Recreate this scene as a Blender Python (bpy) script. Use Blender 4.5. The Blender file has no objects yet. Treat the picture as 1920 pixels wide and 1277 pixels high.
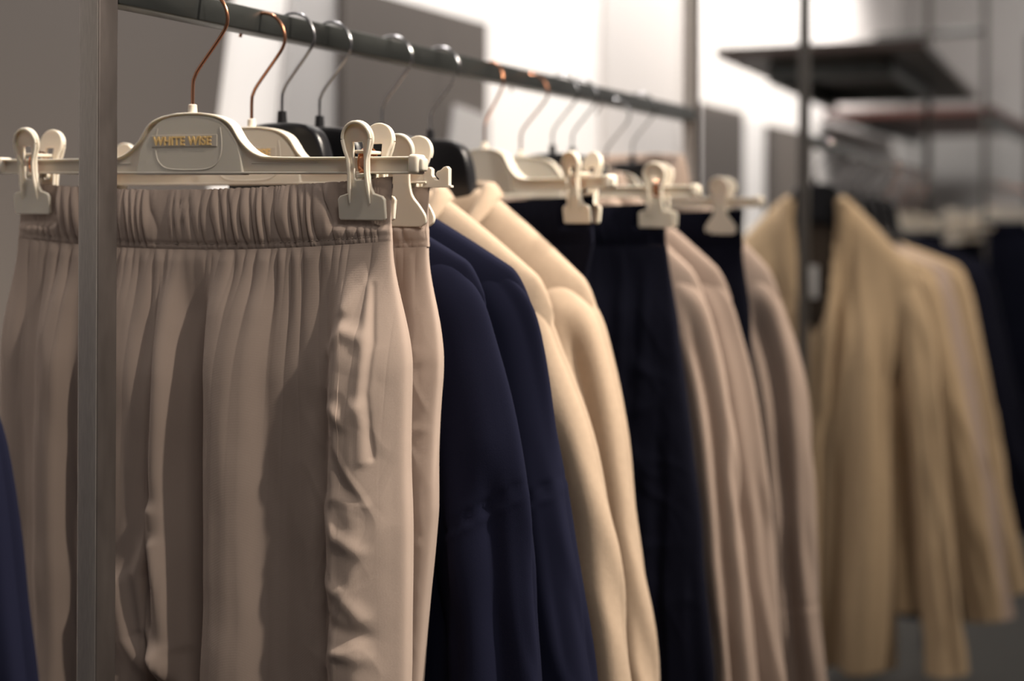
import bpy, bmesh, math, random
import numpy as np
from mathutils import Vector, Matrix
random.seed(7)
S = bpy.context.scene
COL = S.collection
CH = 1.35                                   # camera height; every z below is written relative to it
# ---------------------------------------------------------------- camera
cd = bpy.data.cameras.new('camera'); cam = bpy.data.objects.new('camera', cd); COL.objects.link(cam)
cam.location = (0.709, 0, CH)
TH = math.radians(27.7)
cam.rotation_euler = (Matrix.Rotation(TH, 3, 'Z') @ Matrix.Rotation(math.pi/2, 3, 'X') @ Matrix.Rotation(math.radians(0.25), 3, 'Z')).to_euler()
cd.sensor_width = 36; cd.lens = 2550/1920*36
cd.shift_y = -(638.5-424)/1920
cd.clip_start = 0.05
cd.dof.use_dof = True; cd.dof.focus_distance = 0.985; cd.dof.aperture_fstop = 3.1
S.camera = cam
# ---------------------------------------------------------------- light
S.view_settings.view_transform = 'Standard'; S.view_settings.look = 'None'
S.view_settings.exposure = 0.0; S.view_settings.gamma = 1.0
try: S.view_settings.use_curve_mapping = False
except Exception: pass
w = bpy.data.worlds.new('world'); S.world = w; w.use_nodes = True
w.node_tree.nodes['Background'].inputs[0].default_value = (1.0, 0.90, 0.84, 1)
_n = w.node_tree.nodes; _l = w.node_tree.links                 # dim shop room: lighter overhead, dark towards the floor
_tc = _n.new('ShaderNodeTexCoord'); _sx = _n.new('ShaderNodeSeparateXYZ'); _mr = _n.new('ShaderNodeMapRange')
_l.new(_tc.outputs['Generated'], _sx.inputs[0]); _l.new(_sx.outputs['Z'], _mr.inputs[0])
_mr.inputs[1].default_value = -.6; _mr.inputs[2].default_value = .8; _mr.inputs[3].default_value = .03; _mr.inputs[4].default_value = .14
_l.new(_mr.outputs[0], _n['Background'].inputs[1])
def spot(name, loc, tgt, power, size=0.04, ang=60, col=(1, .885, .75), blend=.5):
    l = bpy.data.lights.new(name, 'SPOT'); l.energy = power; l.shadow_soft_size = size
    l.spot_size = math.radians(ang); l.spot_blend = blend; l.color = col
    o = bpy.data.objects.new(name, l); COL.objects.link(o)
    o.location = (loc[0], loc[1], CH+loc[2])
    o.rotation_euler = (Vector(tgt)-Vector(loc)).to_track_quat('-Z', 'Y').to_euler(); return o
def area(name, loc, tgt, power, sx, sy, col=(1, .95, .9), spread=180):
    l = bpy.data.lights.new(name, 'AREA'); l.shape = 'RECTANGLE'; l.size = sx; l.size_y = sy; l.energy = power; l.color = col
    l.spread = math.radians(spread)
    o = bpy.data.objects.new(name, l); COL.objects.link(o); o.location = (loc[0], loc[1], CH+loc[2])
    o.rotation_euler = (Vector(tgt)-Vector(loc)).to_track_quat('-Z', 'Y').to_euler(); return o
spot('track_spot_near', (1.40, 1.16, 1.60), (0.15, 0.95, .06), 340, ang=38, blend=1)
spot('track_spot_front', (1.60, 0.50, 1.15), (0.05, 0.85, -.02), 64, size=.03, ang=46, blend=1)
spot('track_spot_mid', (1.55, 1.95, 1.55), (0.1, 1.55, .02), 285, ang=40, blend=1)
spot('track_spot_far', (1.75, 2.95, 1.45), (0.1, 2.85, -.1), 190, ang=50, blend=1)
spot('added_clip_spot', (1.7, 4.9, 1.5), (0.05, 4.5, .0), 190, ang=60, blend=1)  # added spot, brightens the clips on the rear racks
area('added_soft_fill', (1.5, -.5, 1.9), (.1, 1.2, -.2), 12, .8, .8)  # unseen soft fill, added to shape the garment fronts
area('added_back_fill', (1.6, 5.2, 1.9), (1.2, 7.0, .2), 26, 1.2, .4, spread=120)  # unseen fill, added to lift the back wall
area('wall_wash', (-.28, 3.35, 1.25), (-.75, 3.35, .15), 56, 5.4, .12, spread=130)

# ---------------------------------------------------------------- materials
def mat(name, col, rough=.6, metal=0, **k):
    m = bpy.data.materials.new(name); m.use_nodes = True; nt = m.node_tree; N = nt.nodes; L = nt.links
    b = N['Principled BSDF']; b.inputs['Base Color'].default_value = (*col, 1)
    b.inputs['Roughness'].default_value = rough; b.inputs['Metallic'].default_value = metal
    if name.endswith(('wool', 'cotton')): b.inputs['Specular IOR Level'].default_value = .12
    if k.get('coat'): b.inputs['Coat Weight'].default_value = k['coat']
    if k.get('sheen'):
        b.inputs['Sheen Weight'].default_value = k['sheen']; b.inputs['Sheen Roughness'].default_value = .5
    if k.get('sss'):
        b.inputs['Subsurface Weight'].default_value = k['sss']; b.inputs['Subsurface Radius'].default_value = (.01, .006, .003); b.inputs['Subsurface Scale'].default_value = 1
    tc = N.new('ShaderNodeTexCoord')
    var = k.get('var', .06); sc = k.get('scale', 30)
    mp = N.new('ShaderNodeMapping'); mp.inputs['Scale'].default_value = k.get('map', (1, 1, 1)); L.new(tc.outputs['Object'], mp.inputs[0])
    no = N.new('ShaderNodeTexNoise'); no.inputs['Scale'].default_value = sc; no.inputs['Detail'].default_value = 6
    L.new(mp.outputs[0], no.inputs['Vector'])
    mx = N.new('ShaderNodeMix'); mx.data_type = 'RGBA'
    mx.inputs[6].default_value = (*[c*(1-var) for c in col], 1); mx.inputs[7].default_value = (*[min(1, c*(1+var)) for c in col], 1)
    L.new(no.outputs['Fac'], mx.inputs[0]); L.new(mx.outputs[2], b.inputs['Base Color'])
    h = None
    if k.get('weave'):
        wv = N.new('ShaderNodeTexWave'); wv.bands_direction = 'Z'; wv.inputs['Scale'].default_value = k['weave']; wv.inputs['Distortion'].default_value = 1.2
        wv.inputs['Detail'].default_value = 2; L.new(tc.outputs['Object'], wv.inputs['Vector'])
        n2 = N.new('ShaderNodeTexNoise'); n2.inputs['Scale'].default_value = 900; L.new(tc.outputs['Object'], n2.inputs['Vector'])
        ad = N.new('ShaderNodeMath'); ad.operation = 'ADD'; L.new(wv.outputs['Fac'], ad.inputs[0]); L.new(n2.outputs['Fac'], ad.inputs[1])
        h = ad.outputs[0]
    elif k.get('bump'):
        n2 = N.new('ShaderNodeTexNoise'); n2.inputs['Scale'].default_value = k.get('bscale', 600); L.new(mp.outputs[0], n2.inputs['Vector']); n2.inputs['Detail'].default_value = 4
        h = n2.outputs['Fac']
    if h is not None:
        bp = N.new('ShaderNodeBump'); bp.inputs['Strength'].default_value = k.get('bump', .3); bp.inputs['Distance'].default_value = k.get('bdist', .0004)
        L.new(h, bp.inputs['Height']); L.new(bp.outputs[0], b.inputs['Normal'])
    if k.get('rvar'):
        mr = N.new('ShaderNodeMapRange'); mr.inputs[3].default_value = max(.05, rough-k['rvar']); mr.inputs[4].default_value = rough+k['rvar']
        L.new(no.outputs['Fac'], mr.inputs[0]); L.new(mr.outputs[0], b.inputs['Roughness'])
    return m
M = {}
M['beige'] = mat('beige_cotton', (.42, .33, .28), .85, weave=650, bump=.2, bdist=.0004, var=.05, sheen=.05)
M['thread'] = mat('beige_thread', (.34, .28, .23), .8)
M['navy'] = mat('navy_wool', (.0075, .0085, .023), .9, bump=.3, bscale=1500)
M['navydark'] = mat('dark_navy_wool', (.003, .0035, .010), .9, bump=.3, bscale=1500)
M['camel'] = mat('camel_wool', (.40, .305, .225), .9, bump=.6, bdist=.0007, bscale=900, var=.09, scale=160, sheen=.08)
M['taupe'] = mat('taupe_wool', (.38, .29, .24), .9, bump=.4, bscale=900, var=.05, sheen=.08)
M['khaki'] = mat('khaki_wool', (.42, .305, .19), .9, bump=.4, bscale=900, var=.05, sheen=.08)
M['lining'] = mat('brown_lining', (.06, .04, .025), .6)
M['cream'] = mat('cream_plastic', (.74, .67, .57), .36, var=.01, sss=.12)
M['blackp'] = mat('black_plastic', (.008, .008, .01), .28, var=.01)
M['copper'] = mat('copper_wire', (.72, .34, .2), .22, 1, var=.05)
M['steelwire'] = mat('steel_wire', (.5, .5, .52), .22, 1, var=.05)
M['gold'] = mat('gold_letters', (1, .70, .30), .4, .1, var=.02)
M['plate'] = mat('grey_logo_plate', (.64, .575, .49), .15, var=.02)
M['steel'] = mat('raw_steel', (.105, .09, .085), .42, .7, var=.3, scale=55, map=(1, 1, .35), rvar=.14, bump=.25, bscale=160, bdist=.0004)
M['steel2'] = mat('raw_steel_rail', (.085, .09, .088), .34, .9, var=.4, scale=30, map=(1, .3, 1), rvar=.12, bump=.2, bscale=120, bdist=.0004)
M['brushed'] = mat('brushed_steel', (.50, .45, .41), .5, .4, var=.22, scale=300, map=(2.2, 1, .25), rvar=.1, bump=.4, bscale=200, bdist=.0003)
M['white'] = mat('white_wall_paint', (.86, .83, .81), .7, var=.01, scale=3)
M['offwhite'] = mat('offwhite_wall_paint', (.60, .565, .545), .7, var=.01, scale=3)
M['greyw'] = mat('grey_wall_paint', (.50, .49, .48), .8, var=.03, scale=3)
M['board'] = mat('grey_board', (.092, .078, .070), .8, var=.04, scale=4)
M['palelight'] = mat('pale_wall_light', (.40, .385, .38), .8, var=.03, scale=4)  # colour carries the paler light on the left wall
M['shelf'] = mat('dark_walnut', (.028, .016, .012), .45, var=.3, scale=20, map=(8, 1, 1))
M['shelf2'] = mat('red_brown_wood', (.10, .03, .02), .45, var=.3, scale=20, map=(8, 1, 1))
M['floor'] = mat('dark_concrete', (.05, .048, .045), .6, var=.2, scale=5)
M['darksteel'] = mat('dark_steel', (.065, .058, .052), .5, .3, var=.1)
M['paper'] = mat('label_paper', (.75, .73, .7), .7)

# ---------------------------------------------------------------- mesh helpers
def link(name, me, m, parent=None, smooth=True):
    o = bpy.data.objects.new(name, me); COL.objects.link(o)
    if m is not None: me.materials.clear(); me.materials.append(m)
    if smooth: me.polygons.foreach_set('use_smooth', [True]*len(me.polygons))
    if parent is not None: o.parent = parent
    return o
def tag(o, label=None, cat=None, group=None, kind=None):
    if label: o['label'] = label
    if cat: o['category'] = cat
    if group: o['group'] = group
    if kind: o['kind'] = kind
    return o
def thing(name, label, cat, loc=(0, 0, 0), rz=0, group=None, ry=0):
    o = bpy.data.objects.new(name, None); COL.objects.link(o); o.empty_display_size = .02
    o.location = (loc[0], loc[1], CH+loc[2]); o.rotation_euler = (0, ry, rz)
    return tag(o, label, cat, group)
def from_grid(V, closed_u=True, cap=False):
    """V: rows x cols x 3 array"""
    r, c, _ = V.shape
    idx = np.arange(r*c).reshape(r, c)
    if closed_u: a = idx[:-1]; b = np.roll(idx, -1, 1)[:-1]; cc = np.roll(idx, -1, 1)[1:]; d = idx[1:]
    else: a = idx[:-1, :-1]; b = idx[:-1, 1:]; cc = idx[1:, 1:]; d = idx[1:, :-1]
    F = np.stack([a, b, cc, d], -1).reshape(-1, 4)
    return V.reshape(-1, 3), F
def mesh_np(name, V, F):
    me = bpy.data.meshes.new(name)
    me.vertices.add(len(V)); me.vertices.foreach_set('co', np.asarray(V, dtype=np.float32).ravel())
    n = len(F); me.loops.add(n*4); me.loops.foreach_set('vertex_index', np.asarray(F, dtype=np.int32).ravel())
    me.polygons.add(n); me.polygons.foreach_set('loop_start', np.arange(0, n*4, 4, dtype=np.int32))
    me.polygons.foreach_set('loop_total', np.full(n, 4, dtype=np.int32))
    me.update(calc_edges=True); me.validate(); return me
def box_bm(bm, x0, x1, y0, y1, z0, z1, bev=0):
    r = bmesh.ops.create_cube(bm, size=1)
    for v in r['verts']:
        v.co = ((x0+x1)/2+v.co.x*(x1-x0), (y0+y1)/2+v.co.y*(y1-y0), (z0+z1)/2+v.co.z*(z1-z0))
    if bev:
        es = list({e for v in r['verts'] for e in v.link_edges})
        bmesh.ops.bevel(bm, geom=es, offset=bev, segments=3, affect='EDGES', profile=.5)
def box(name, x0, x1, y0, y1, z0, z1, m, parent=None, bev=0, abs_z=False):
    bm = bmesh.new(); box_bm(bm, x0, x1, y0, y1, z0, z1, bev)
    me = bpy.data.meshes.new(name); bm.to_mesh(me); bm.free()
    o = link(name, me, m, parent, smooth=False)
    return o
def eval_mesh(ob):
    dg = bpy.context.evaluated_depsgraph_get(); dg.update()
    me = bpy.data.meshes.new_from_object(ob.evaluated_get(dg)); return me
def smooth_pts(pts, n=6, closed=False):
    P = [np.array(p, float) for p in pts]; out = []; k = len(P)
    rng = range(k if closed else k-1)
    for i in rng:
        if closed: a, b, c, d = P[i-1], P[i], P[(i+1) % k], P[(i+2) % k]
        else: a, b, c, d = P[max(i-1, 0)], P[i], P[i+1], P[min(i+2, k-1)]
        for t in np.linspace(0, 1, n, endpoint=False):
            out.append(.5*((2*b)+(-a+c)*t+(2*a-5*b+4*c-d)*t*t+(-a+3*b-3*c+d)*t**3))
    if not closed: out.append(P[-1])
    return out
def extrude_outline(name, outlines, depth, m, parent=None, bev=.0008, y=0, link_it=True):
    """outlines in x-z, extruded along y"""
    cu = bpy.data.curves.new(name, 'CURVE'); cu.dimensions = '2D'; cu.fill_mode = 'BOTH'
    cu.extrude = max(depth/2-bev, .0001); cu.bevel_depth = bev; cu.bevel_resolution = 2; cu.offset = -bev
    for ol in outlines:
        sp = cu.splines.new('POLY'); sp.points.add(len(ol)-1); sp.use_cyclic_u = True
        for i, p in enumerate(ol): sp.points[i].co = (p[0], p[1], 0, 1)
    ob = bpy.data.objects.new(name, cu); COL.objects.link(ob)
    me = eval_mesh(ob); bpy.data.objects.remove(ob)
    me.transform(Matrix.Translation((0, y, 0)) @ Matrix.Rotation(math.pi/2, 4, 'X'))
    if not link_it: return me
    o = link(name, me, m, parent, smooth=False)
    smooth_angle(me)
    return o
def smooth_angle(me, a=40):
    bm = bmesh.new(); bm.from_mesh(me)
    for f in bm.faces: f.smooth = True
    for e in bm.edges:
        if len(e.link_faces) == 2 and e.calc_face_angle(0) > math.radians(a): e.smooth = False
    bm.to_mesh(me); bm.free()
def tube(name, pts, r, m, parent=None, seg=12, radii=None, link_it=True, closed=False):
    P = [Vector(p) for p in pts]; rows = []
    up = Vector((0, 1, 0.01))
    for i, p in enumerate(P):
        t = (P[min(i+1, len(P)-1)]-P[max(i-1, 0)]).normalized()
        a = t.cross(up).normalized(); b = t.cross(a).normalized()
        rr = radii[i] if radii else r
        rows.append([p+(a*math.cos(q)+b*math.sin(q))*rr for q in np.linspace(0, 2*math.pi, seg, endpoint=False)])
    V, F = from_grid(np.array(rows))
    me = mesh_np(name, V, F)
    bm = bmesh.new(); bm.from_mesh(me); bmesh.ops.holes_fill(bm, edges=[e for e in bm.edges if e.is_boundary], sides=0); bmesh.ops.recalc_face_normals(bm, faces=bm.faces); bm.to_mesh(me); bm.free()
    if not link_it: return me
    return link(name, me, m, parent)
def join_meshes(name, mes):
    bm = bmesh.new()
    for me in mes: bm.from_mesh(me)
    out = bpy.data.meshes.new(name); bm.to_mesh(out); bm.free(); return out

# ---------------------------------------------------------------- numpy noise
def _h(i, j, s):
    n = (i.astype(np.int64)*374761393+j.astype(np.int64)*668265263+s*982451653) & 0x7fffffff
    n = (n ^ (n >> 13))*1274126177 & 0x7fffffff
    return ((n ^ (n >> 16)) & 0xffff)/65535.0
def vnoise(x, y, s=0):
    xi = np.floor(x); yi = np.floor(y); fx = x-xi; fy = y-yi
    fx = fx*fx*fx*(fx*(fx*6-15)+10); fy = fy*fy*fy*(fy*(fy*6-15)+10)
    a = _h(xi, yi, s); b = _h(xi+1, yi, s); c = _h(xi, yi+1, s); d = _h(xi+1, yi+1, s)
    return ((a+(b-a)*fx)*(1-fy)+(c+(d-c)*fx)*fy)*2-1
def sstep(a, b, x):
    t = np.clip((x-a)/(b-a), 0, 1); return t*t*(3-2*t)
def seg_dist(x, z, pts):
    """distance to a polyline and param along it"""
    best = np.full(x.shape, 9.0)
    for (x0, z0), (x1, z1) in zip(pts[:-1], pts[1:]):
        dx, dz = x1-x0, z1-z0; L2 = dx*dx+dz*dz
        t = np.clip(((x-x0)*dx+(z-z0)*dz)/L2, 0, 1)
        best = np.minimum(best, np.hypot(x-x0-t*dx, z-z0-t*dz))
    return best

# ================================================================ HANGERS
HOOK = [(0, .088), (0, .108), (.0015, .114), (.006, .121), (.022, .139), (.0295, .148), (.0325, .1535)]
HOOK = smooth_pts(HOOK, 5)
ARC = [np.array((.010+.0232*math.cos(a), .1560+.0232*math.sin(a))) for a in np.linspace(math.radians(5), math.radians(168), 22)]
HOOK3 = [(p[0], 0, p[1]) for p in HOOK+ARC]
hook_me = tube('hook', HOOK3, .00135, None, link_it=False, seg=10)
def mirror(pts): return [(-p[0], p[1]) for p in reversed(pts)]
# cream trouser hanger outline
dome = smooth_pts([(.206, .0515), (.150, .0515), (.085, .0520), (.066, .0545), (.052, .0640), (.041, .0775), (.028, .0835), (.012, .0862)], 6)
dome = [tuple(p) for p in dome]
OUT_TOP = dome+[(0, .0865)]+mirror(dome)
body_ol = OUT_TOP+[(-.206, .0395), (.206, .0395)]
def inset_top(off):
    q = smooth_pts([(.050, .0365), (.047, .050), (.041, .064), (.034, .0755), (.024, .0805), (.010, .0830)], 6)
    q = [tuple(p) for p in q]
    return q+mirror(q)
web_me = extrude_outline('web', [body_ol], .0035, None, bev=.0004, link_it=False)
def strip(pts, width, th):
    """ribbon following pts in x-z, width along y, thickness th inward"""
    V = []; P = [np.array(p, float) for p in pts]
    rows = []
    for i, p in enumerate(P):
        t = P[min(i+1, len(P)-1)]-P[max(i-1, 0)]; t /= np.linalg.norm(t)+1e-9
        n = np.array((-t[1], t[0]))
        o, q = p, p+n*th
        w2 = width/2; b = th*.3
        ring = [(o[0], -w2+b, o[1]), (o[0], w2-b, o[1]), (*(o+n*b)[:1], w2, (o+n*b)[1]), (*(o+n*(th-b))[:1], w2, (o+n*(th-b))[1]),
                (q[0], w2-b, q[1]), (q[0], -w2+b, q[1]), (*(o+n*(th-b))[:1], -w2, (o+n*(th-b))[1]), (*(o+n*b)[:1], -w2, (o+n*b)[1])]
        rows.append(ring)
    V, F = from_grid(np.array(rows)); me = mesh_np('strip', V, F)
    bm = bmesh.new(); bm.from_mesh(me); bmesh.ops.holes_fill(bm, edges=[e for e in bm.edges if e.is_boundary], sides=0); bmesh.ops.recalc_face_normals(bm, faces=bm.faces); bm.to_mesh(me); bm.free()
    return me
top_strip = strip(OUT_TOP, .0105, .0018)
bot_strip = strip([(-.206, .0392), (0, .0392), (.206, .0392)], .0095, .0016)
mid_strip = strip([(-.2, .0470), (-.06, .0470)], .0048, .001)
mid_strip2 = strip([(.06, .0470), (.12, .0470)], .0048, .001)
dome_me = extrude_outline('dome', [[tuple(p) for p in smooth_pts([(.053, .0385), (.050, .055), (.044, .066), (.034, .0770), (.022, .0828), (0, .0846)], 6)]+
                                   mirror([tuple(p) for p in smooth_pts([(.053, .0385), (.050, .055), (.044, .066), (.034, .0770), (.022, .0828), (0.001, .0846)], 6)])], .0088, None, bev=.001, link_it=False)
collar_me = tube('neck', [(0, 0, .084), (0, 0, .087), (0, 0, .0925), (0, 0, .093)], .0033, None, link_it=False, seg=16, radii=[.0042, .0036, .0033, .0026])
def endcap_round(sx):
    # block and small knob overlap into one tip
    bm = bmesh.new(); box_bm(bm, min(sx*.2, sx*.2085), max(sx*.2, sx*.2085), -.0065, .0065, .0390, .0530, .0025)
    box_bm(bm, min(sx*.207, sx*.2115), max(sx*.207, sx*.2115), -.004, .004, .0410, .0505, .0018)
    me = bpy.data.meshes.new('tip'); bm.to_mesh(me); bm.free(); return me
notch_ol = [(.196, .036), (.2115, .036), (.2115, .0375), (.2095, .038), (.2095, .0500), (.2075, .0520), (.2050, .0515), (.2020, .0490), (.1995, .0485), (.1980, .0465), (.1985, .0445), (.2010, .0425), (.2005, .0415), (.1975, .0420), (.1945, .0455), (.1945, .0500), (.1925, .0515), (.188, .0515), (.186, .036)]
def circ(cx, cz, r, a0, a1, n): return [(cx+r*math.cos(math.radians(a)), cz+r*math.sin(math.radians(a))) for a in np.linspace(a0, a1, n)]
# slotted clip (jaw lies in x-z, z from 0 (bottom) to .072)
def jaw(slot=True):
    if slot:
        half = [(.0, .0), (.0185, .0), (.0200, .0015), (.0200, .0150), (.0180, .0175), (.0110, .0195), (.0090, .0240), (.0080, .034), (.0085, .044), (.0110, .052)]
        half = half+circ(0, .0585, .0130, -18, 90, 12)
        hole = [[(-.0042, .0305), (-.0030, .0292), (.0030, .0292), (.0042, .0305), (.0042, .0560), (-.0042, .0560)]]
    else:
        half = [(0, 0), (.0155, .0)]+[tuple(p) for p in smooth_pts([(.0155, .0), (.0195, .003), (.0200, .0085), (.0150, .0165), (.0095, .0235), (.0075, .032), (.0080, .042), (.0110, .0505)], 4)]
        half = half+circ(0, .0585, .0130, -25, 90, 12); hole = []
    ol = half+mirror(half[1:-1])
    return extrude_outline('jaw', [ol]+hole, .0030, None, bev=.0009, link_it=False)
def ribs(slot):
    out = []
    if slot:
        for s in (-1, 1):
            pts = [(s*.0085, -.0028, .0125), (s*.0080, -.0034, .022), (s*.0072, -.0036, .034), (s*.0078, -.0036, .044), (s*.0100, -.0034, .051), (s*.0116, -.003, .058)]
            P = smooth_pts(pts, 4)
            out.append(tube('rib', [tuple(p) for p in P], .0013, None, link_it=False, seg=8, radii=[.0004+.0010*min(1, i/4) for i in range(len(P))]))
        P = [(x, -.0028, z) for x, z in circ(0, .0585, .0118, 0, 180, 16)]
        out.append(tube('rib', P, .0012, None, link_it=False, seg=8))
    else:
        P = [(x, -.0020, z) for x, z in circ(0, .0585, .0120, -20, 200, 18)]
        out.append(tube('rib', P, .0012, None, link_it=False, seg=8))
    return out
JM = {}
for sl in (True, False):
    j = jaw(sl); front = join_meshes('front', [j]+ribs(sl)); back = front.copy()
    front.transform(Matrix.Translation((0, -.0052, 0)) @ Matrix.Rotation(math.radians(7.5), 4, 'X'))
    back.transform(Matrix.Translation((0, .0052, 0)) @ Matrix.Rotation(math.radians(-7.5), 4, 'X') @ Matrix.Scale(-1, 4, (0, 1, 0)))
    mounting = bpy.data.meshes.new('b'); bm = bmesh.new(); box_bm(bm, -.0045, .0045, -.0095, .0095, .030, .0335, .001); box_bm(bm, -.0045, .0045, -.0110, .0110, .0475, .050, .0008); bm.to_mesh(mounting); bm.free()
    me = join_meshes('clip', [front, back, mounting])
    bm = bmesh.new(); bm.from_mesh(me); bmesh.ops.recalc_face_normals(bm, faces=bm.faces); bm.to_mesh(me); bm.free()
    smooth_angle(me, 35); JM[sl] = me
# copper leaf spring seen through the slot
sp = []
for i, a in enumerate(np.linspace(-2.6, 2.6, 22)):
    sp.append([(x, -.0085*math.cos(a)*1.0, .0415+.0115*math.sin(a)*.9) for x in (-.0034, .0034)])
V, F = from_grid(np.array(sp), closed_u=False); spring_me = mesh_np('spring', V, F)
bm = bmesh.new(); bm.from_mesh(spring_me); bmesh.ops.solidify(bm, geom=bm.faces, thickness=.0009); bm.to_mesh(spring_me); bm.free()
MESH = {}
def shared(key, me, m):
    if key not in MESH:
        me2 = me.copy(); me2.materials.clear(); me2.materials.append(m); smooth_angle(me2, 35); MESH[key] = me2
    return MESH[key]
def part(name, key, me, m, parent, loc=(0, 0, 0), rz=0):
    o = bpy.data.objects.new(name, shared(key, me, m)); COL.objects.link(o); o.parent = parent; o.location = loc; o.rotation_euler = (0, 0, rz); return o
cream_body = join_meshes('hanger_bar', [web_me, top_strip, bot_strip, mid_strip, mid_strip2, dome_me, collar_me])
bm = bmesh.new(); bm.from_mesh(cream_body); bmesh.ops.recalc_face_normals(bm, faces=bm.faces); bm.to_mesh(cream_body); bm.free()
TIPR = {1: endcap_round(1), -1: endcap_round(-1)}
nt = extrude_outline('n', [notch_ol], .0045, None, bev=.0005, link_it=False); nt2 = nt.copy(); nt2.transform(Matrix.Scale(-1, 4, (1, 0, 0)))
TIPN = {1: nt, -1: nt2}
ring = circ(0, 0, 1, 0, 0, 1)
cream_short = cream_body.copy()
for v in cream_short.vertices:
    a = abs(v.co.x)
    if a > .06: v.co.x = math.copysign(.06+(a-.06)*(.170-.06)/(.206-.06), v.co.x)
for _m, _s in ((nt, -1), (nt2, 1)): _m.transform(Matrix.Translation((_s*.0205, 0, 0)))
# oval badge outline groove on the dome
bp = [(-.031, .0745), (-.0325, .066), (-.0325, .056), (-.029, .048), (-.020, .0432), (0, .0422), (.020, .0432), (.029, .048), (.0325, .056), (.0325, .066), (.031, .0745)]
badge_me = tube('badge', [(p[0], -.0044, p[1]) for p in smooth_pts(bp, 6)], .0006, None, link_it=False, seg=8)
# lettering
def lettering():
    cu = bpy.data.curves.new('logo', 'FONT'); cu.body = 'WHITE WISE'; cu.size = 1; cu.extrude = .0; cu.offset = .012
    ob = bpy.data.objects.new('logo', cu); COL.objects.link(ob); me = eval_mesh(ob); bpy.data.objects.remove(ob)
    xs = [v.co.x for v in me.vertices]; ys = [v.co.y for v in me.vertices]
    x0, x1, y0, y1 = min(xs), max(xs), min(ys), max(ys)
    cu2 = bpy.data.curves.new('logo', 'FONT'); cu2.body = 'WHITE WISE'; cu2.size = 1; cu2.offset = .022; cu2.extrude = .08; cu2.space_character = 1.06
    ob = bpy.data.objects.new('logo', cu2); COL.objects.link(ob); me = eval_mesh(ob); bpy.data.objects.remove(ob)
    xs = [v.co.x for v in me.vertices]; x0, x1 = min(xs), max(xs)
    sx = .058/(x1-x0); sz = .0068/(y1-y0)
    for v in me.vertices:
        x, y, z = v.co; v.co = (-.0345+(x-x0)*sx, -.0052-z*.010, .0612+(y-y0)*sz)
    return me
logo_me = lettering()
def cream_hanger(label, Y, rz=0, X=0, slot=True, notch=False, logo=False, hook='copper', clipx=.163, ry=0, group=None, dz=0, simple=False, drop=0):
    t = thing('trouser_hanger', label, 'hanger', (X, Y, dz-drop), rz, group, ry)
    part('hanger_bar', 'creamshort' if notch else 'creambar', cream_short if notch else cream_body, M['cream'], t)
    h = part('hook', 'hook_'+hook, hook_me, M['copper' if hook == 'copper' else 'steelwire'], t); q = drop/.0945
    h.scale.z = 1+q; h.location.z = -.088*q
    for s in (-1, 1):
        part('end_tip', ('tipn%d' if notch else 'tipr%d') % s, (TIPN if notch else TIPR)[s], M['cream'], t)
        c = part('clip', 'clip%d' % slot, JM[slot], M['cream'], t, (s*clipx, 0, .006))
        if not simple: part('spring', 'spring', spring_me, M['copper'], c)['label'] = 'copper leaf spring'
    if logo:
        part('badge_rim', 'badge', badge_me, M['cream'], t)
        b = box('logo_plate', -.0365, .0285, -.0052, -.0042, .0600, .0692, M['plate'], t, .0004)
        part('lettering', 'logo', logo_me, M['gold'], b)['label'] = 'gold raised letters'
    return t
# jacket hanger: dome plus sloping arms
arm = [(.0, .0865), (.015, .0862), (.030, .0835), (.041, .076), (.048, .060), (.052, .036), (.060, .008), (.09, -.020), (.12, -.042), (.138, -.056), (.140, -.064), (.134, -.068), (.12, -.060), (.09, -.038), (.06, -.014), (.03, .004), (0, .010)]
def jhang_me():
    top = [tuple(p) for p in smooth_pts(arm, 4)]
    me = extrude_outline('jh', [top+mirror(top)[1:-1]], .016, None, bev=.0035, link_it=False)
    return me
JH = join_meshes('hanger_body', [jhang_me(), tube('neck', [(0, 0, .082), (0, 0, .090), (0, 0, .0965)], .004, None, link_it=False, seg=14, radii=[.0048, .0042, .0038])])
def jacket_hanger(label, Y, rz=0, X=0, m='blackp', hook='steelwire', dz=0, group=None, ry=0):
    t = thing('coat_hanger', label, 'hanger', (X, Y, dz), rz, group, ry)
    part('hanger_body', 'jh_'+m, JH, M[m], t); part('hook', 'hook_'+hook, hook_me, M[hook], t)
    return t

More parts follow.
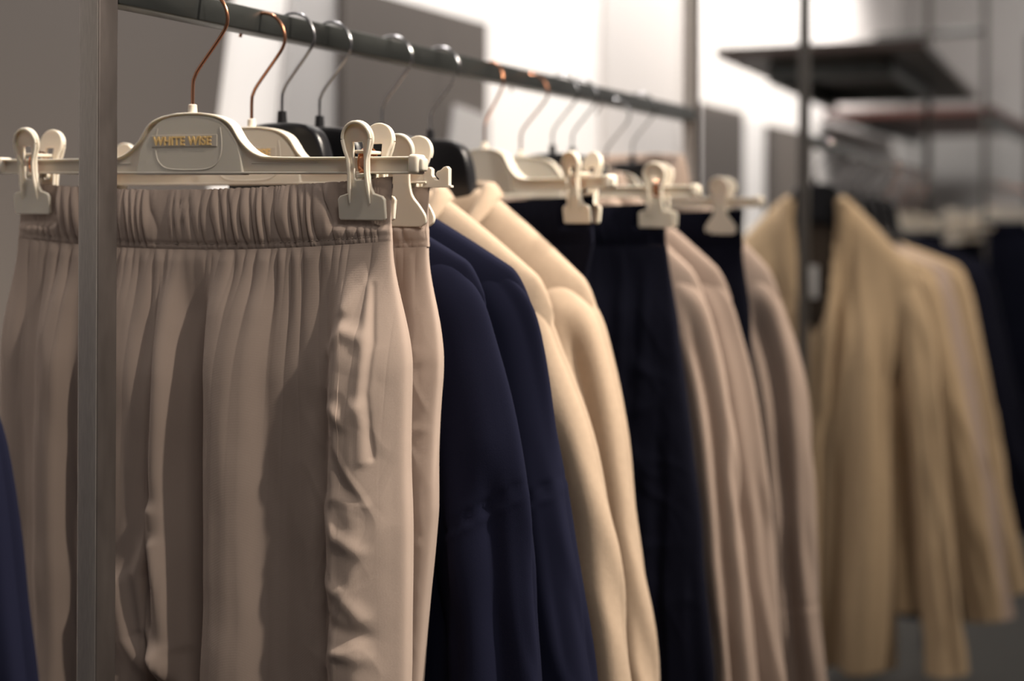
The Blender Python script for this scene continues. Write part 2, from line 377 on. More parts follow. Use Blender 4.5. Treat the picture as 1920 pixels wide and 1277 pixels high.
# ================================================================ TROUSERS
def px2x(px, Y):
    d = (px-960)/2550; s, c = math.sin(TH), math.cos(TH); Z = Y/(d*s+c); return .709+Z*(d*c-s)
def gathers(x, z, seed, n, lean=.0):
    """irregular ridge-and-crease ripple 0..1 across x"""
    u = x*n+.75*vnoise(x*n*.45, z*0+seed, seed)+lean*z*n+.35*vnoise(x*n*.8, z*28, seed+3)
    k = np.floor(u); f = u-k
    amp = .55+.45*_h(k, k*0, seed+9)
    return np.sin(np.pi*f)**.7*amp
def trousers(name, label, Y, m, prof=None, seed=1, half=.186, hem_half=.205, X=0, rz=0, thick=.020, top=.034, band=.046, sag=.004, group=None, cols=520, rows=300, gat=105, fold=.010, smooth_band=False, wrinkle=1.0, taper=None, ry=0, zc=-.33, clipx=.163, length=.95, stitch=True):
    t = thing(name, label, 'trousers', (X, Y, 0), rz, group, ry)
    nf = cols; phi = np.concatenate([np.linspace(0, math.pi, nf, endpoint=False), np.linspace(math.pi, 2*math.pi, nf//3, endpoint=False)])
    cx = np.sign(np.cos(phi))*np.abs(np.cos(phi))**.72; sy = np.sin(phi); sy = np.sign(sy)*np.abs(sy)**.55
    front = (sy > 0)*1.0
    def ring(zrel, z_abs, a, b):
        pass
    zb = top-band
    # ---- waistband
    R = 34; v = np.linspace(0, 1, R)[:, None]; c = cx[None, :]+0*v; s_ = sy[None, :]+0*v
    a = half-.001*np.sin(v*3.1)
    x = c*a
    sagz = -sag*(1-(x/half)**2)**1
    zt = top+sagz; zz = zt-band*v+0*x
    g = gathers(x+.9*(s_ < 0), zz, seed, gat, .15)
    env = np.sin(np.pi*np.clip(v*.94+.03, 0, 1))**.6
    fine = gathers(x+.5, zz*0, seed+4, gat*1.7)
    flat = 1-np.exp(-((x+.021)/.010)**2)*.85 if not smooth_band else .25
    edge_flat = sstep(0, .02, half-np.abs(x))
    clipflat = 1
    b0 = .0055+.0025*np.sin(np.pi*v)
    disp = (.0050*env*g+.0012*(1-env)*fine)*flat*(.35+.65*edge_flat)
    th = b0+disp
    msk = sstep(.030, .023, np.abs(np.abs(x)-clipx))*sstep(-.004, .002, zz)
    th = th*(1-msk)+np.minimum(th, .0030+.0004*fine)*msk
    y = -s_*th
    y += .0009*np.exp(-((v-.90)/.03)**2)*s_*(1 if not smooth_band else .5)
    zz = zz+.0010*(fine-.5)*(1-sstep(0, .12, v))*flat
    V1, F1 = from_grid(np.stack([x, y, zz], -1))
    # inner face of the band
    V1b = np.stack([x*.985, y*.75, zz], -1)
    w1 = mesh_np('waistband', V1, F1); link('waistband', w1, m, t)
    so = t.children[-1] if t.children else None
    # ---- stitch ridge line
    if stitch:
        rr = np.where(front > 0)[0]
        xs = x[-4, rr]; ys = y[-4, rr]; zs = zz[-4, rr]
        n = 110; mes = []
        arc = np.linspace(0, len(rr)-1, n*2).astype(int)
        bm = bmesh.new()
        for q in range(n-1):
            i0, i1 = arc[2*q], arc[2*q+1]
            p0 = Vector((xs[i0], ys[i0]-.0003, zs[i0])); p1 = Vector((xs[i1], ys[i1]-.0003, zs[i1])); d = p1-p0
            if d.length < .0008: continue
            mtx = Matrix.Translation((p0+p1)/2) @ d.to_track_quat('X', 'Z').to_matrix().to_4x4() @ Matrix.Diagonal((d.length/2, .00028, .00032, 1))
            bmesh.ops.create_uvsphere(bm, u_segments=6, v_segments=4, radius=1, matrix=mtx)
        me = bpy.data.meshes.new('stitching'); bm.to_mesh(me); bm.free(); link('stitching', me, M['thread'] if m == M['beige'] else m, t)
    # ---- legs (hip and legs in one surface)
    R = rows; w = np.linspace(0, 1, R)[:, None]**1.0
    zl = length-.0
    wv = np.where(w < .72, w/.72*(.42), .42+(w-.72)/.28*(length-.42))   # dense where seen
    z = zb+sagz[:1]*1-wv
    a0 = half+(hem_half-half)*sstep(0, .09, wv)
    if taper is not None: a0 = a0+np.interp(wv[:, 0], taper[0], taper[1])[:, None]
    x = cx[None, :]*a0
    fl = sstep(-.004, .05, wv)
    b = .0075+(thick-.0075)*sstep(0, .10, wv)
    s2 = sy[None, :]+0*wv
    # large folds
    if prof is None:
        r = np.random.RandomState(seed); u = x*1.0
        q = x+.012*vnoise(x*6, wv*3+seed, seed)
        big = vnoise(q*34+seed*3.1, wv*1.2, seed+1)*.8+.5*vnoise(q*75, wv*2, seed+2)
        big = np.tanh(big*1.6)
        D = fold*big
    else:
        D = prof(x, wv)
    g = gathers(x+.9*(s2 < 0), wv*.4, seed, gat*.8, .1)
    dec = np.exp(-wv/.020)
    g2 = gathers(x+.3, wv*.15, seed+21, gat*.42, .05); dec2 = np.exp(-wv/.060)*(1-np.exp(-wv/.008))
    small = .0030*g*dec*(1-.8*(smooth_band))+.0058*(g2-.4)*dec2*(1-.7*smooth_band)
    rw = .0011*vnoise(x*38, wv*16, seed+31)+.0007*vnoise(x*90, wv*30, seed+32)
    side = sstep(.10, .16, x)*(s2 > -.2)
    ridge = lambda q: 1-np.abs(q)*2.2
    wr = (.0016*np.clip(ridge(vnoise((x+wv*.35)*26, (wv-x*.4)*22, seed+33)), 0, 1)+.0012*np.clip(ridge(vnoise((x-wv*.5)*40, (wv+x*.5)*26, seed+35)), 0, 1))*side*sstep(.02, .10, wv)
    disp = D*fl+small*(1 if True else 0)+(rw*sstep(0, .08, wv)+wr)*wrinkle
    # flatten the start so that it meets the band
    disp = disp*sstep(-.006, .010, wv)
    edge = (1-np.abs(cx[None, :])**6)
    # crotch pinch below zc (legs separate)
    dz = np.clip((wv-(zb-zc)), 0, 1)
    pw = .004+.055*np.clip(dz/.5, 0, 1)
    pinch = np.exp(-(np.abs(x)/pw)**2.2)*sstep(0, .03, dz)
    yb = b*(1-.96*pinch)
    y = -s2*yb-disp*np.where(s2 > 0, 1, -.8)*edge*(1-pinch)
    x = x+.0012*vnoise(wv*14, x*0+seed, seed+40)*(np.abs(cx[None, :]) > .8)
    V2, F2 = from_grid(np.stack([x, y, z], -1))
    link('trouser_legs', mesh_np('trouser_legs', V2, F2), m, t)
    t['_'] = 0; del t['_']
    return t

# folds of the nearest trousers, read across the cloth
YA = .816
KN = [(-.24, 0), (-.215, .004), (-.19, .008), (-.165, -.003), (-.150, .000), (-.135, .010), (-.118, .010), (-.105, -.001), (-.085, .004), (-.060, .007), (-.040, .005), (-.0255, -.001), (-.0235, .002),
      (-.016, .011), (-.008, .008), (.000, -.007), (.012, -.011), (.022, -.010), (.028, .001), (.033, .011), (.045, .0145), (.060, .014), (.074, .009), (.084, -.001), (.105, -.004), (.125, -.0035), (.1395, -.005), (.1455, .006), (.153, .0155), (.170, .018), (.188, .012), (.200, .002), (.24, 0)]
def profA(x, wv):
    kx = np.array([k[0] for k in KN]); kd = np.array([k[1] for k in KN])
    # sideways drift of the folds on their way down
    q = x-.006*np.sin(wv*9)*np.exp(-((x-.03)/.03)**2)+.006*(np.exp(-wv/.05))*np.sin(x*60)-.020*wv*sstep(.06, .0, np.abs(x-.0))+.0015*vnoise(wv*18, x*10, 77)
    d = sum(np.interp((q+o_).ravel(), kx, kd) for o_ in (-.0032, -.0016, 0, .0016, .0032)).reshape(q.shape)/5
    grow = .35+.65*sstep(.0, .12, wv)
    # front seam
    xs = -.0215+.012*wv*0-.018*np.clip(wv-.12, 0, 1)
    seam = -.0016*np.exp(-((x-xs)/.0012)**2)
    # bunching towards the crotch
    bun = 0
    for (p, a_, w_) in [([(-.016, .20), (-.030, .25), (-.024, .29), (-.008, .315)], .006, .007), ([(-.010, .225), (-.002, .26), (.004, .30)], .005, .006),
                        ([(-.050, .26), (-.040, .30), (-.020, .325), (-.006, .315)], .008, .010), ([(-.012, .318), (-.020, .34), (-.026, .42)], -.018, .010), ([(-.006, .31), (.008, .345), (.012, .42)], .007, .008)]:
        bun = bun+a_*np.exp(-(seg_dist(x, wv, p)/w_)**2)
    # side pocket slit and its puckers
    x = x+.008
    pk = -.0030*np.exp(-(seg_dist(x, wv, [(.183, .03), (.188, .07), (.186, .105), (.190, .150)])/.0022)**2)
    pk = pk+.0028*np.exp(-(seg_dist(x, wv, [(.181, .03), (.184, .08), (.183, .11), (.185, .152)])/.004)**2)
    for (p, a_) in [([(.150, .075), (.165, .060), (.178, .066)], .0030), ([(.160, .115), (.172, .125), (.180, .115)], .0032), ([(.157, .140), (.168, .165), (.178, .180)], -.0028),
                    ([(.150, .185), (.165, .205), (.182, .215)], .0030), ([(.150, .235), (.168, .245), (.184, .262)], .0034), ([(.155, .262), (.170, .270), (.186, .275)], -.0026), ([(.150, .30), (.165, .285), (.185, .29)], .0026), ([(.165, .045), (.176, .03), (.18, .012)], .003)]:
        pk = pk+a_*np.exp(-(seg_dist(x, wv, p)/.0055)**2)
    return d*grow*1.3+seam+bun+pk

# ================================================================ JACKETS
def jacket(name, label, cat, Y, m, X=0, rz=0, neck=(.050, .040), sh=(.200, -.045), length=.62, thick=.040, seed=1, group=None, slx=(.232, .252), slz=-.58, slr=.040, collar=True, seams=(), fold=.008, vopen=None, ry=0, chest=.028, lapel=False, sleeve_fold=None, dz=0, sl_y=-.010, cheight=.022, armseam=None, cap_soft=.62):
    t = thing(name, label, cat, (X, Y, dz), rz, group, ry)
    nu, nw = 150, 170
    u = np.linspace(-1, 1, nu)[None, :]; w = np.linspace(0, 1, nw)[:, None]
    a = sh[0]-chest*sstep(.08, .30, w)+.02*w
    U = np.sign(u)*np.abs(u)**.8
    x = U*a
    ax = np.abs(U*sh[0])
    zt = np.where(ax < neck[0], neck[1]-.006*(1-(ax/neck[0])**2), neck[1]+(sh[1]-neck[1])*np.clip((ax-neck[0])/(sh[0]-neck[0]), 0, 1)**1.12)
    zt = zt-.02*np.clip((ax-sh[0]*.9)/(sh[0]*.1), 0, 1)**2
    z = zt*(1-w)+(-length)*w
    prof = np.sqrt(1-(1-np.clip((zt-z)/.055, 0, 1))**2)
    B = (thick*.55+thick*.45*sstep(0, .3, w))*(1-np.abs(U)**5)**.5*prof
    q = x+.02*vnoise(x*5, w*2+seed, seed)
    fd = fold*np.tanh(1.5*(vnoise(q*22+seed, w*1.6, seed+1)+.4*vnoise(q*55, w*3, seed+2)))*sstep(.05, .3, w)*(1-np.abs(U)**6)
    gr = 0
    for p, wd in seams: gr = gr+np.exp(-(seg_dist(x, z+0*x, p)/wd)**2)*.0016
    bm = bmesh.new(); layers = []
    for sgn in (-1, 1):
        y = sgn*B+sgn*fd*prof
        if sgn < 0: y = y+gr
        vs = [[bm.verts.new((x[i, j], y[i, j], z[i, j])) for j in range(nu)] for i in range(nw)]
        for i in range(nw-1):
            for j in range(nu-1):
                if sgn < 0 and vopen is not None:
                    xc = (x[i, j]+x[i, j+1])/2; zc_ = z[i, j]
                    if abs(xc-vopen(zc_)[0]) < vopen(zc_)[1]: continue
                f = (vs[i][j], vs[i][j+1], vs[i+1][j+1], vs[i+1][j])
                bm.faces.new(f if sgn < 0 else f[::-1])
    bmesh.ops.remove_doubles(bm, verts=bm.verts, dist=1e-5)
    me = bpy.data.meshes.new('jacket_body'); bm.to_mesh(me); bm.free()
    body = link('jacket_body', me, m, t)
    if vopen is not None:
        md = body.modifiers.new('thickness', 'SOLIDIFY'); md.thickness = .003
    # sleeves
    for s in (-1, 1):
        n = 110; k = 72; vv = np.linspace(0, 1, n)
        path = smooth_pts([(sh[0]-slr-.026, sh[1]+.004), (sh[0]-slr-.008, sh[1]-.022), (sh[0]-slr+.009, sh[1]-.060), (slx[0]-slr, sh[1]-.16), ((slx[0]+slx[1])/2-slr, (sh[1]-.16+slz)/2), (slx[1]-slr, slz)], 30)
        path = np.array(path); L = np.r_[0, np.cumsum(np.hypot(*np.diff(path, axis=0).T))]; L /= L[-1]
        px = np.interp(vv, L, path[:, 0]); pz = np.interp(vv, L, path[:, 1])
        tx = np.gradient(px); tz = np.gradient(pz); nn = np.hypot(tx, tz); tx /= nn; tz /= nn
        ph = np.linspace(0, 2*math.pi, k, endpoint=False)[None, :]
        cap = np.sqrt(np.clip(1-(1-np.clip(vv/.10, 0, 1))**2, 0, 1))[:, None]
        rx = (slr*(1.0+.05*np.sin(vv*7+seed)))[:, None]*cap
        ryy = (max(thick*.85, .020)*(1+.1*np.sin(vv*5+seed*2)))[:, None]*cap
        V2 = vv[:, None]+0*ph
        fl = .0045*vnoise(ph*1.6+seed+s, V2*2.2, seed+5)+.004*vnoise(np.cos(ph)*3+seed, V2*9+np.sin(ph)*1.5, seed+6)*sstep(.2, .5, V2)
        c_, s_ = np.cos(ph), np.sin(ph)
        if sleeve_fold:
            for (f0, fa, fw, fz0, fz1) in sleeve_fold:
                dd = np.angle(np.exp(1j*(ph-f0)))
                fl = fl+fa*slr*np.exp(-(dd/fw)**2)*sstep(fz0, fz0+.12, V2)*(1-sstep(fz1-.12, fz1, V2))
        rad = 1+fl/slr*cap
        ex = c_*rx*rad; ey = s_*ryy*rad
        # ring direction perpendicular to the path
        xx = px[:, None]+ex*(-tz[:, None]); zz = pz[:, None]+ex*(tx[:, None])
        yy = -ey-.004+sl_y*V2
        soft = cap_soft+(1-cap_soft)*sstep(.02, .34, V2); yy = (yy+.004)*soft-.004*soft
        if armseam:
            zs = armseam[0]+armseam[1]*(xx-sh[0])
            gs = np.exp(-((zz-zs)/.0022)**2)-.5*np.exp(-((zz-zs+.005)/.003)**2)
            yy = yy+s_*.0022*gs; xx = xx-.0022*c_*gs
        G = np.stack([s*xx, yy, zz], -1)
        V, F = from_grid(G)
        if s < 0: F = F[:, ::-1]
        # inner return of the cuff
        me = mesh_np('sleeve', V, F); link('sleeve', me, m, t)
    if collar:
        n = 60; ang = np.linspace(math.radians(-62), math.radians(242), n)
        cr = np.array([(-.004, -.012), (-.003, 0.0), (-.002, .6), (0.001, .93), (.004, 1.0), (.0075, .93), (.011, .6), (.014, .15), (.0155, -.15), (.0135, -.15), (.008, .5), (.003, .8)])
        rows = []
        for i, g in enumerate(ang):
            e = min(1, min(i, n-1-i)/10); row = []
            for (ro, zo) in cr:
                R1 = neck[0]*1.02+ro*1.2; R2 = thick*.95+ro*1.2
                drop = -.05*max(0, -math.sin(g))**1.2
                row.append((R1*math.cos(g), R2*math.sin(g)*1.0, neck[1]-.010+zo*cheight*(.7+.3*e)+drop+.004*math.sin(g)))
            rows.append(row)
        V, F = from_grid(np.array(rows)); me = mesh_np('collar', V, F)
        bm = bmesh.new(); bm.from_mesh(me); bmesh.ops.holes_fill(bm, edges=[e for e in bm.edges if e.is_boundary], sides=0); bmesh.ops.recalc_face_normals(bm, faces=bm.faces); bm.to_mesh(me); bm.free()
        link('collar', me, m, t)
    return t

# ================================================================ SETTING
def struct(name, x0, x1, y0, y1, z0, z1, m, bev=0):
    o = box(name, x0, x1, y0, y1, z0, z1, M[m], None, bev); o.location.z = CH; o['kind'] = 'structure'; return o
struct('floor', -1.2, 6, -2, 10, -CH-.1, -CH, 'floor')
struct('wall_left', -.95, -.75, -1.5, 7.0, -CH, 2.2, 'white')
struct('wall_back', -.95, 6, 7.0, 7.15, -CH, 2.2, 'greyw')
struct('trim_1', -.75, -.735, 3.27, 3.83, -CH, 2.2, 'offwhite')
def board(name, label, pts, m, off, th=.02):
    """flat board standing against the left wall; pts are (Y, z)"""
    o = extrude_outline(name, [[(p[0], p[1]) for p in pts]], th, M[m], None, bev=.002)
    o.data.transform(Matrix.Rotation(math.pi/2, 4, 'Z')); o.location = (-.75+off+th/2, 0, CH); return tag(o, label, 'board', None)
board('wall_board', 'large grey board slanted along a shadow edge, behind the front post and first hangers', [(.75, -.9), (1.37, -.9), (1.69, .0), (1.80, .62), (.75, .62)], 'board', .0)  # slanted side built in the shape of spotlight shade on the wall
board('wall_board', 'narrow pale grey board slanted along a light beam edge, behind the black hangers', [(1.72, -.9), (1.90, .2), (1.955, .62), (2.06, .62), (2.06, -.9)], 'palelight', .0)  # slanted side built in the shape of a light beam's edge
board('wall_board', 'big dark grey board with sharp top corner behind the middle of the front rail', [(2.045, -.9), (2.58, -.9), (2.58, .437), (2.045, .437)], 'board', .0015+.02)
board('wall_board', 'pale slanted board standing in for a pool of light on the dark grey board', [(2.33, -.2), (2.40, .13), (2.43, .25), (2.572, .235), (2.572, -.2)], 'palelight', .043, .012)  # pool of light on the dark board, built as a pale sheet
board('wall_board', 'dark grey board just right of the front rack far post', [(3.95, -.9), (4.42, -.9), (4.42, .388), (3.95, .388)], 'board', .0)
board('wall_board', 'dark grey board between the white gap and the second rack post', [(4.72, -.9), (5.3, -.9), (5.3, .366), (4.72, .366)], 'board', .0)
o = struct('trim_2', -.735, -.70, 3.86, 3.90, -CH, 2.2, 'white')

# ================================================================ RACKS
RB = .157; RS = .0195
def rack(name, label, Y, L, rz=0, X=0, top=.9, shelf=None, posts=(1, 1), smat='shelf', mats=('steel', 'brushed')):
    t = thing(name, label, 'clothes rack', (X, Y, 0), rz)
    h = RS/2
    for i, yy in enumerate((0, L)):
        if not posts[i]: continue
        bm = bmesh.new(); box_bm(bm, -h, h, yy-h, yy+h, -CH, top, .0018); me = bpy.data.meshes.new('post'); bm.to_mesh(me); bm.free()
        p = link('post', me, M['steel' if Y < 1 else 'darksteel'], t, False); me.materials.append(M['brushed' if Y < 1 else 'darksteel'])
        for f in me.polygons:
            f.use_smooth = True
            if f.normal.y < -.9: f.material_index = 1
        smooth_angle(me, 50)
    bm = bmesh.new(); box_bm(bm, -h, h, h, L-h, RB, RB+RS, .0013); me = bpy.data.meshes.new('rail'); bm.to_mesh(me); bm.free()
    link('rail', me, M['steel2'], t, True); smooth_angle(me, 50)
    if shelf:
        for (x0, x1, y0, y1, z0, z1, mm) in shelf:
            bm = bmesh.new(); box_bm(bm, x0, x1, y0, y1, z0, z1, .003); me = bpy.data.meshes.new('shelf_board'); bm.to_mesh(me); bm.free()
            nm = 'shelf_board' if mm.startswith('shelf') else 'shelf_frame'; me.name = nm
            link(nm, me, M[mm], t, False)
    return t
rack('clothes_rack', 'raw steel front clothes rack with square post at left and full rail', .718, 1.207)
rack('clothes_rack', 'second steel clothes rack with dark wooden shelf on top, behind the front rack', 2.541, 1.95, math.radians(4.1), shelf=[
    (-.40, .12, .84, 2.3, .437, .462, 'shelf'), (-.30, .02, 1.0, 1.03, .39, .435, 'steel2'), (-.30, .02, 1.75, 1.78, .39, .435, 'steel2'), (-.30, -.28, 1.0, 1.9, .38, .436, 'steel2'), (.0, .02, 1.0, 1.9, .40, .436, 'steel2')], posts=(1, 1))
rack('clothes_rack', 'third steel rack with red-brown wooden shelf, farthest at the right', 5.45, 1.3, 0, X=-.11, shelf=[
    (-.62, .03, 0, 1.3, .440, .468, 'shelf2'), (-.5, -.47, .1, 1.2, .40, .438, 'steel2'), (-.02, .01, .1, 1.2, .40, .438, 'steel2'), (-.42, .0, -.01, .01, .745, .765, 'steel2')])

# ================================================================ FRONT RACK, in order along the rail
HY = dict(a=.816, b=.889, c=.930, d=.984, e=1.084, f=1.193, g=1.266, h=1.371, i=1.453, j=1.508, k=1.609, l=1.698, m=1.852)
D = math.radians
cream_hanger('cream trouser hanger with copper hook and gold WHITE WISE lettering, nearest on the front rail', HY['a'], logo=True, ry=D(.8))
trousers('trousers', 'beige elastic waist trousers nearest the camera, hanging behind the front post', HY['a'], M['beige'], prof=profA, seed=3, thick=.018, half=.1845, hem_half=.200, cols=900, rows=420, gat=112, top=.035, sag=.008)
cream_hanger('cream trouser hanger with rounded clips and notched end tips, second on the front rail', HY['b'], slot=False, notch=True, logo=True, clipx=.152, ry=D(.3), dz=-.006)
trousers('trousers', 'pale beige elastic waist trousers, a narrow strip behind the nearest pair', HY['b'], M['beige'], seed=12, clipx=.152, half=.171, hem_half=.182, top=.030, thick=.015, fold=.006, taper=((0, .1, .2, .4, 1), (0, .0, -.004, -.022, -.03)), gat=105)

N1s = [([(.150, -.08), (.172, -.14), (.215, -.20)], .0022)]
jacket_hanger('black plastic coat hanger with dark hook, first of the black ones', HY['c'])
jacket('jacket', 'navy jacket with dropped shoulder seam, nearest of the navy jackets', 'jacket', HY['c'], M['navy'], X=.008, neck=(.055, .030), sh=(.190, -.036), slx=(.226, .270), slz=-.60, slr=.040, thick=.021, seed=5, collar=False, armseam=(-.222, .6), sleeve_fold=[(1.0, -.35, .35, .25, 1.1), (1.7, .25, .3, .3, 1.1)], length=.56, fold=.010, seams=[([(.12, -.07), (.145, -.12), (.19, -.19)], .0015)])
jacket_hanger('black plastic coat hanger, second of the black ones beside the first', HY['d'])
jacket('jacket', 'navy jacket with smooth rounded shoulder, behind the nearest navy jacket', 'jacket', HY['d'], M['navy'], X=.014, neck=(.055, .030), sh=(.197, -.044), slx=(.230, .306), slz=-.60, slr=.038, thick=.023, seed=8, collar=False, armseam=(-.222, .6), length=.58)
jacket_hanger('black coat hanger with steel hook inside the first camel jacket', HY['e'])
jacket('jacket', 'camel wool jacket with soft shoulder, nearer of the two camel jackets', 'jacket', HY['e'], M['camel'], X=.014, neck=(.042, .034), sh=(.168, -.056), slx=(.214, .282), slz=-.60, slr=.037, thick=.030, cheight=.012, seed=11, sleeve_fold=[(1.2, -.4, .3, .2, 1.1)], length=.62, armseam=None)
jacket_hanger('black square-shouldered coat hanger with bright hook highlight, inside the second camel jacket', HY['f']-.02)
jacket('jacket', 'camel wool jacket with visible sleeve seam, behind the nearer camel jacket', 'jacket', HY['f']-.02, M['camel'], X=.018, neck=(.042, .038), sh=(.168, -.062), slx=(.202, .262), slz=-.62, slr=.038, thick=.034, seed=14, sleeve_fold=[(1.1, -.5, .3, .05, 1.1)], length=.64, cheight=.014, cap_soft=.85)
cream_hanger('cream trouser hanger with copper hook holding the nearer navy trousers', HY['g']+.02, rz=D(-25), simple=False, dz=-.003)
trousers('trousers', 'dark navy trousers on a turned cream hanger above the camel shoulders', HY['g']+.02, M['navydark'], seed=21, half=.180, hem_half=.172, taper=((0, .04, .12, .5, 1), (0, -.01, -.045, -.08, -.08)), rz=D(-25), top=.030, smooth_band=True, thick=.016, cols=300, rows=160, stitch=False, fold=.006)
cream_hanger('cream trouser hanger with copper hook holding the second navy trousers', HY['h'], rz=D(4), dz=-.007)
trousers('trousers', 'dark navy trousers with plain waistband, second navy pair', HY['h'], M['navydark'], seed=25, half=.172, hem_half=.180, taper=((0, .1, .2, .45, 1), (0, .008, .022, .048, .055)), top=.026, smooth_band=True, thick=.018, cols=300, rows=160, stitch=False, fold=.006, rz=D(4))
GT = 'taupe jackets on the front rack'
jacket_hanger('steel-hooked coat hanger inside the nearest taupe jacket', HY['i'])
jacket('jacket', 'taupe jacket with pale bent shoulder, beside the navy trousers', 'jacket', HY['i'], M['taupe'], neck=(.055, .050), sh=(.192, -.062), slx=(.226, .268), slz=-.62, slr=.034, thick=.022, seed=31, group=GT, sleeve_fold=[(.9, -.55, .28, .05, 1.1), (1.9, -.45, .3, .05, 1.1)], fold=.016, chest=.045, cheight=.02)
jacket_hanger('steel-hooked coat hanger inside the second taupe jacket', HY['j'])
jacket('jacket', 'taupe jacket directly behind the first taupe jacket, a thin strip of sleeve showing', 'jacket', HY['j'], M['taupe'], neck=(.055, .055), sh=(.204, -.062), slx=(.240, .288), slz=-.64, slr=.034, thick=.022, seed=34, group=GT, cheight=.02)
cream_hanger('cream hanger with rounded clip and thin bar, in front of the last taupe jacket', HY['k'], slot=False, hook='steelwire', clipx=.158, dz=-.015)
trousers('trousers', 'dark navy trousers between two taupe jackets, third navy pair', HY['k'], M['navydark'], seed=41, half=.185, hem_half=.195, top=.022, smooth_band=True, thick=.016, cols=240, rows=140, stitch=False, fold=.005)
jacket_hanger('steel-hooked coat hanger inside the last taupe jacket', HY['l'])
jacket('jacket', 'taupe jacket with rolled collar and cuff seam, last on the front rack', 'jacket', HY['l'], M['taupe'], neck=(.062, .066), sh=(.205, -.068), slx=(.240, .276), slz=-.66, slr=.040, thick=.034, seed=44, group=GT, sleeve_fold=[(1.2, -.55, .28, .05, 1.1)], fold=.016, chest=.045, cheight=.04, armseam=(-.475, 0))

# ================================================================ SECOND RACK
R2 = D(4.1)
def r2(s, off=0): return (-math.sin(R2)*s+math.cos(R2)*off, 2.541+math.cos(R2)*s+math.sin(R2)*off)
x, y = r2(.11)
def vop(z):
    z = np.asarray(z); return (-.002+.0*z, np.where(z > -.235, .050*np.clip((z+.235)/.285, 0, 1)**.75, -1)) if False else (-.006, (.044*max(0.0, min(1, (z+.225)/.26))**.7 if z > -.225 else -1))
jacket_hanger('black coat hanger inside the open khaki jacket', y, rz=D(24), X=x)
k = jacket('jacket', 'khaki jacket facing forward with open V neck showing dark lining, on the second rack', 'jacket', y, M['khaki'], X=x, rz=D(24), neck=(.055, .060), sh=(.200, -.095), slx=(.232, .285), slz=-.86, slr=.036, sl_y=-.03, thick=.05, seed=51, vopen=vop, length=.86, collar=False, fold=.045, chest=.06, sleeve_fold=[(1.3, -.3, .4, .1, 1.1)])
# dark lining hanging inside the open neck
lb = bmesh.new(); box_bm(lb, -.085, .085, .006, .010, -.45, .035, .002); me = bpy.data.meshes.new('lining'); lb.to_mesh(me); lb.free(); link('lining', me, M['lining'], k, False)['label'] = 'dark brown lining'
bm = bmesh.new(); box_bm(bm, -.02, .006, .001, .0035, -.14, -.075, .0005); me = bpy.data.meshes.new('size_label'); bm.to_mesh(me); bm.free(); link('size_label', me, M['paper'], k, False)['label'] = 'pale sewn label'
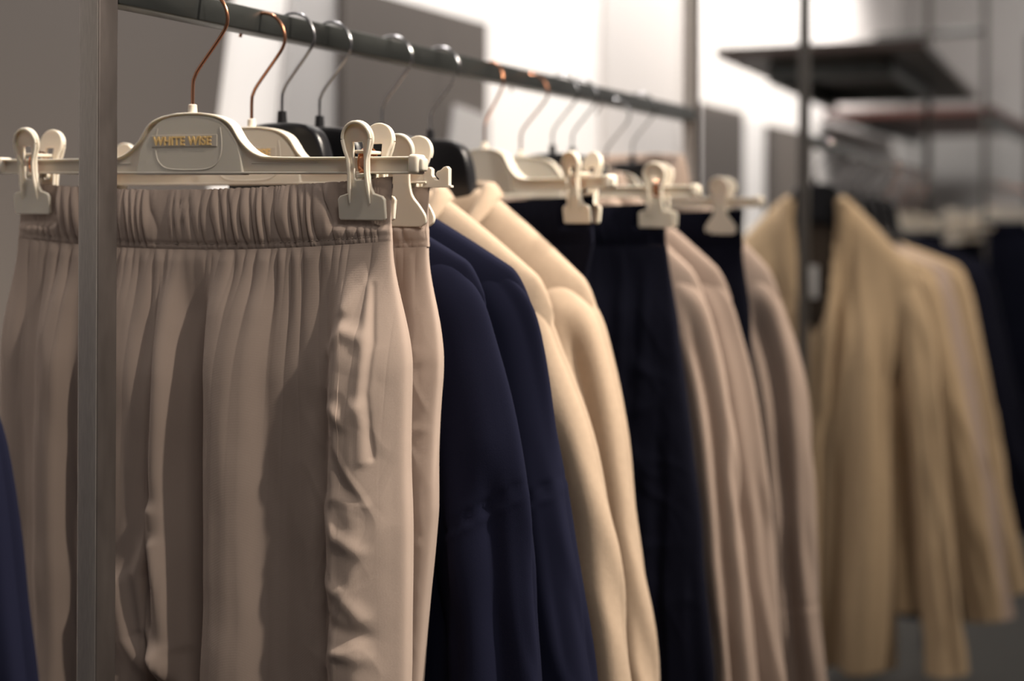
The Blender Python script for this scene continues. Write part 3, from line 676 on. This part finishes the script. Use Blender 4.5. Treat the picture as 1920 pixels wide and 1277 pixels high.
# front bands (lapels)
for s, pts in ((1, [(.046, .052), (.050, .0), (.044, -.08), (.026, -.17), (.002, -.235), (-.002, -.40), (.0, -.84)]), (-1, [(-.056, .052), (-.060, .0), (-.054, -.08), (-.036, -.17), (-.012, -.235), (-.012, -.40)])):
    P = smooth_pts([(p[0], -.030-.012*min(1, max(0, (.05-p[1])/.2)), p[1]) for p in pts], 8)
    rows = [[(q[0]-.013*s, q[1]+.004, q[2]), (q[0]-.010*s, q[1]-.003, q[2]), (q[0]+.010*s, q[1]-.003, q[2]), (q[0]+.014*s, q[1]+.003, q[2])] for q in P]
    V, F = from_grid(np.array(rows)); me = mesh_np('lapel', V, F if s > 0 else F[:, ::-1]); link('lapel', me, M['khaki'], k)
for i, (s_, rr, lab, mm, sl, shx) in enumerate([(.36, 2, 'khaki coat with pale shoulder, next behind the open khaki jacket', 'khaki', -.80, .205), (.47, -2, 'light brown coat behind the khaki coat, second from the open jacket', 'taupe', -.82, .222),
        (.60, 3, 'khaki coat farthest right of the pale coats on the second rack', 'khaki', -.80, .240), (.78, 0, 'navy jacket at the right frame edge on the second rack', 'navydark', -.7, .26), (.90, 2, 'navy jacket behind the other one at the right frame edge', 'navydark', -.7, .27)]):
    x, y = r2(s_)
    jacket_hanger('dark coat hanger inside the '+['first khaki coat', 'light brown coat', 'farthest khaki coat', 'first navy jacket', 'second navy jacket'][i]+' of the second rack', y, X=x, rz=R2, dz=-.012)
    jacket('jacket', lab, 'jacket', y, M[mm], X=x, rz=R2+D(rr), neck=(.052, -.020), sh=(shx, -.088), slx=(shx+.03, shx+.135), slz=sl, slr=.038, thick=.038, seed=60+i, length=.8, collar=i < 3)
GH = 'trouser hangers on the second rack'; names = ['first', 'second', 'third', 'fourth', 'fifth', 'sixth', 'seventh', 'eighth']
for i, s_ in enumerate([1.08, 1.18, 1.27, 1.36, 1.46, 1.56, 1.66, 1.78]):
    x, y = r2(s_)
    cream_hanger('cream clip hanger on the second rack, %s from the front among the blurred clip hangers' % names[i], y, X=x, rz=R2+D((i*37 % 13)-6), slot=i % 2 == 0, simple=True, hook='copper' if i % 3 == 0 else 'steelwire', group=GH, dz=-.004, drop=.042)
    trousers('trousers', 'dark navy trousers on the second rack, %s pair from the front under the cream clips' % names[i], y, M['navydark'], X=x, rz=R2+D((i*37 % 13)-6), seed=80+i, half=.18, hem_half=.2, top=-.014, smooth_band=True, thick=.016, cols=90, rows=60, stitch=False, fold=.005, group='navy trousers on the second rack')

for i in range(6):
    cream_hanger('cream clip hanger on the farthest rack at the right edge, %s from the front' % names[i], 5.6+.17*i, X=-.11, rz=D((i*29 % 11)-5), simple=True, group='trouser hangers on the farthest rack')
    trousers('trousers', 'dark navy trousers on the farthest rack, %s pair from the front at the right edge' % names[i], 5.6+.17*i, M['navydark'], X=-.11, rz=D((i*29 % 11)-5), seed=110+i, half=.18, hem_half=.2, top=.03, smooth_band=True, thick=.016, cols=60, rows=40, stitch=False, fold=.005, group='navy trousers on the farthest rack')
# navy garment at the left edge, nearer than the front rack
jacket_hanger('black coat hanger of the navy garment nearest the camera', .60, X=-.135, dz=-.035)
jacket('jacket', 'navy garment edge at the lower left corner, nearer than the front post', 'jacket', .60, M['navy'], X=-.135, neck=(.05, -.02), sh=(.170, -.10), slx=(.203, .262), slz=-.60, slr=.035, thick=.028, seed=95, collar=False, length=.6)
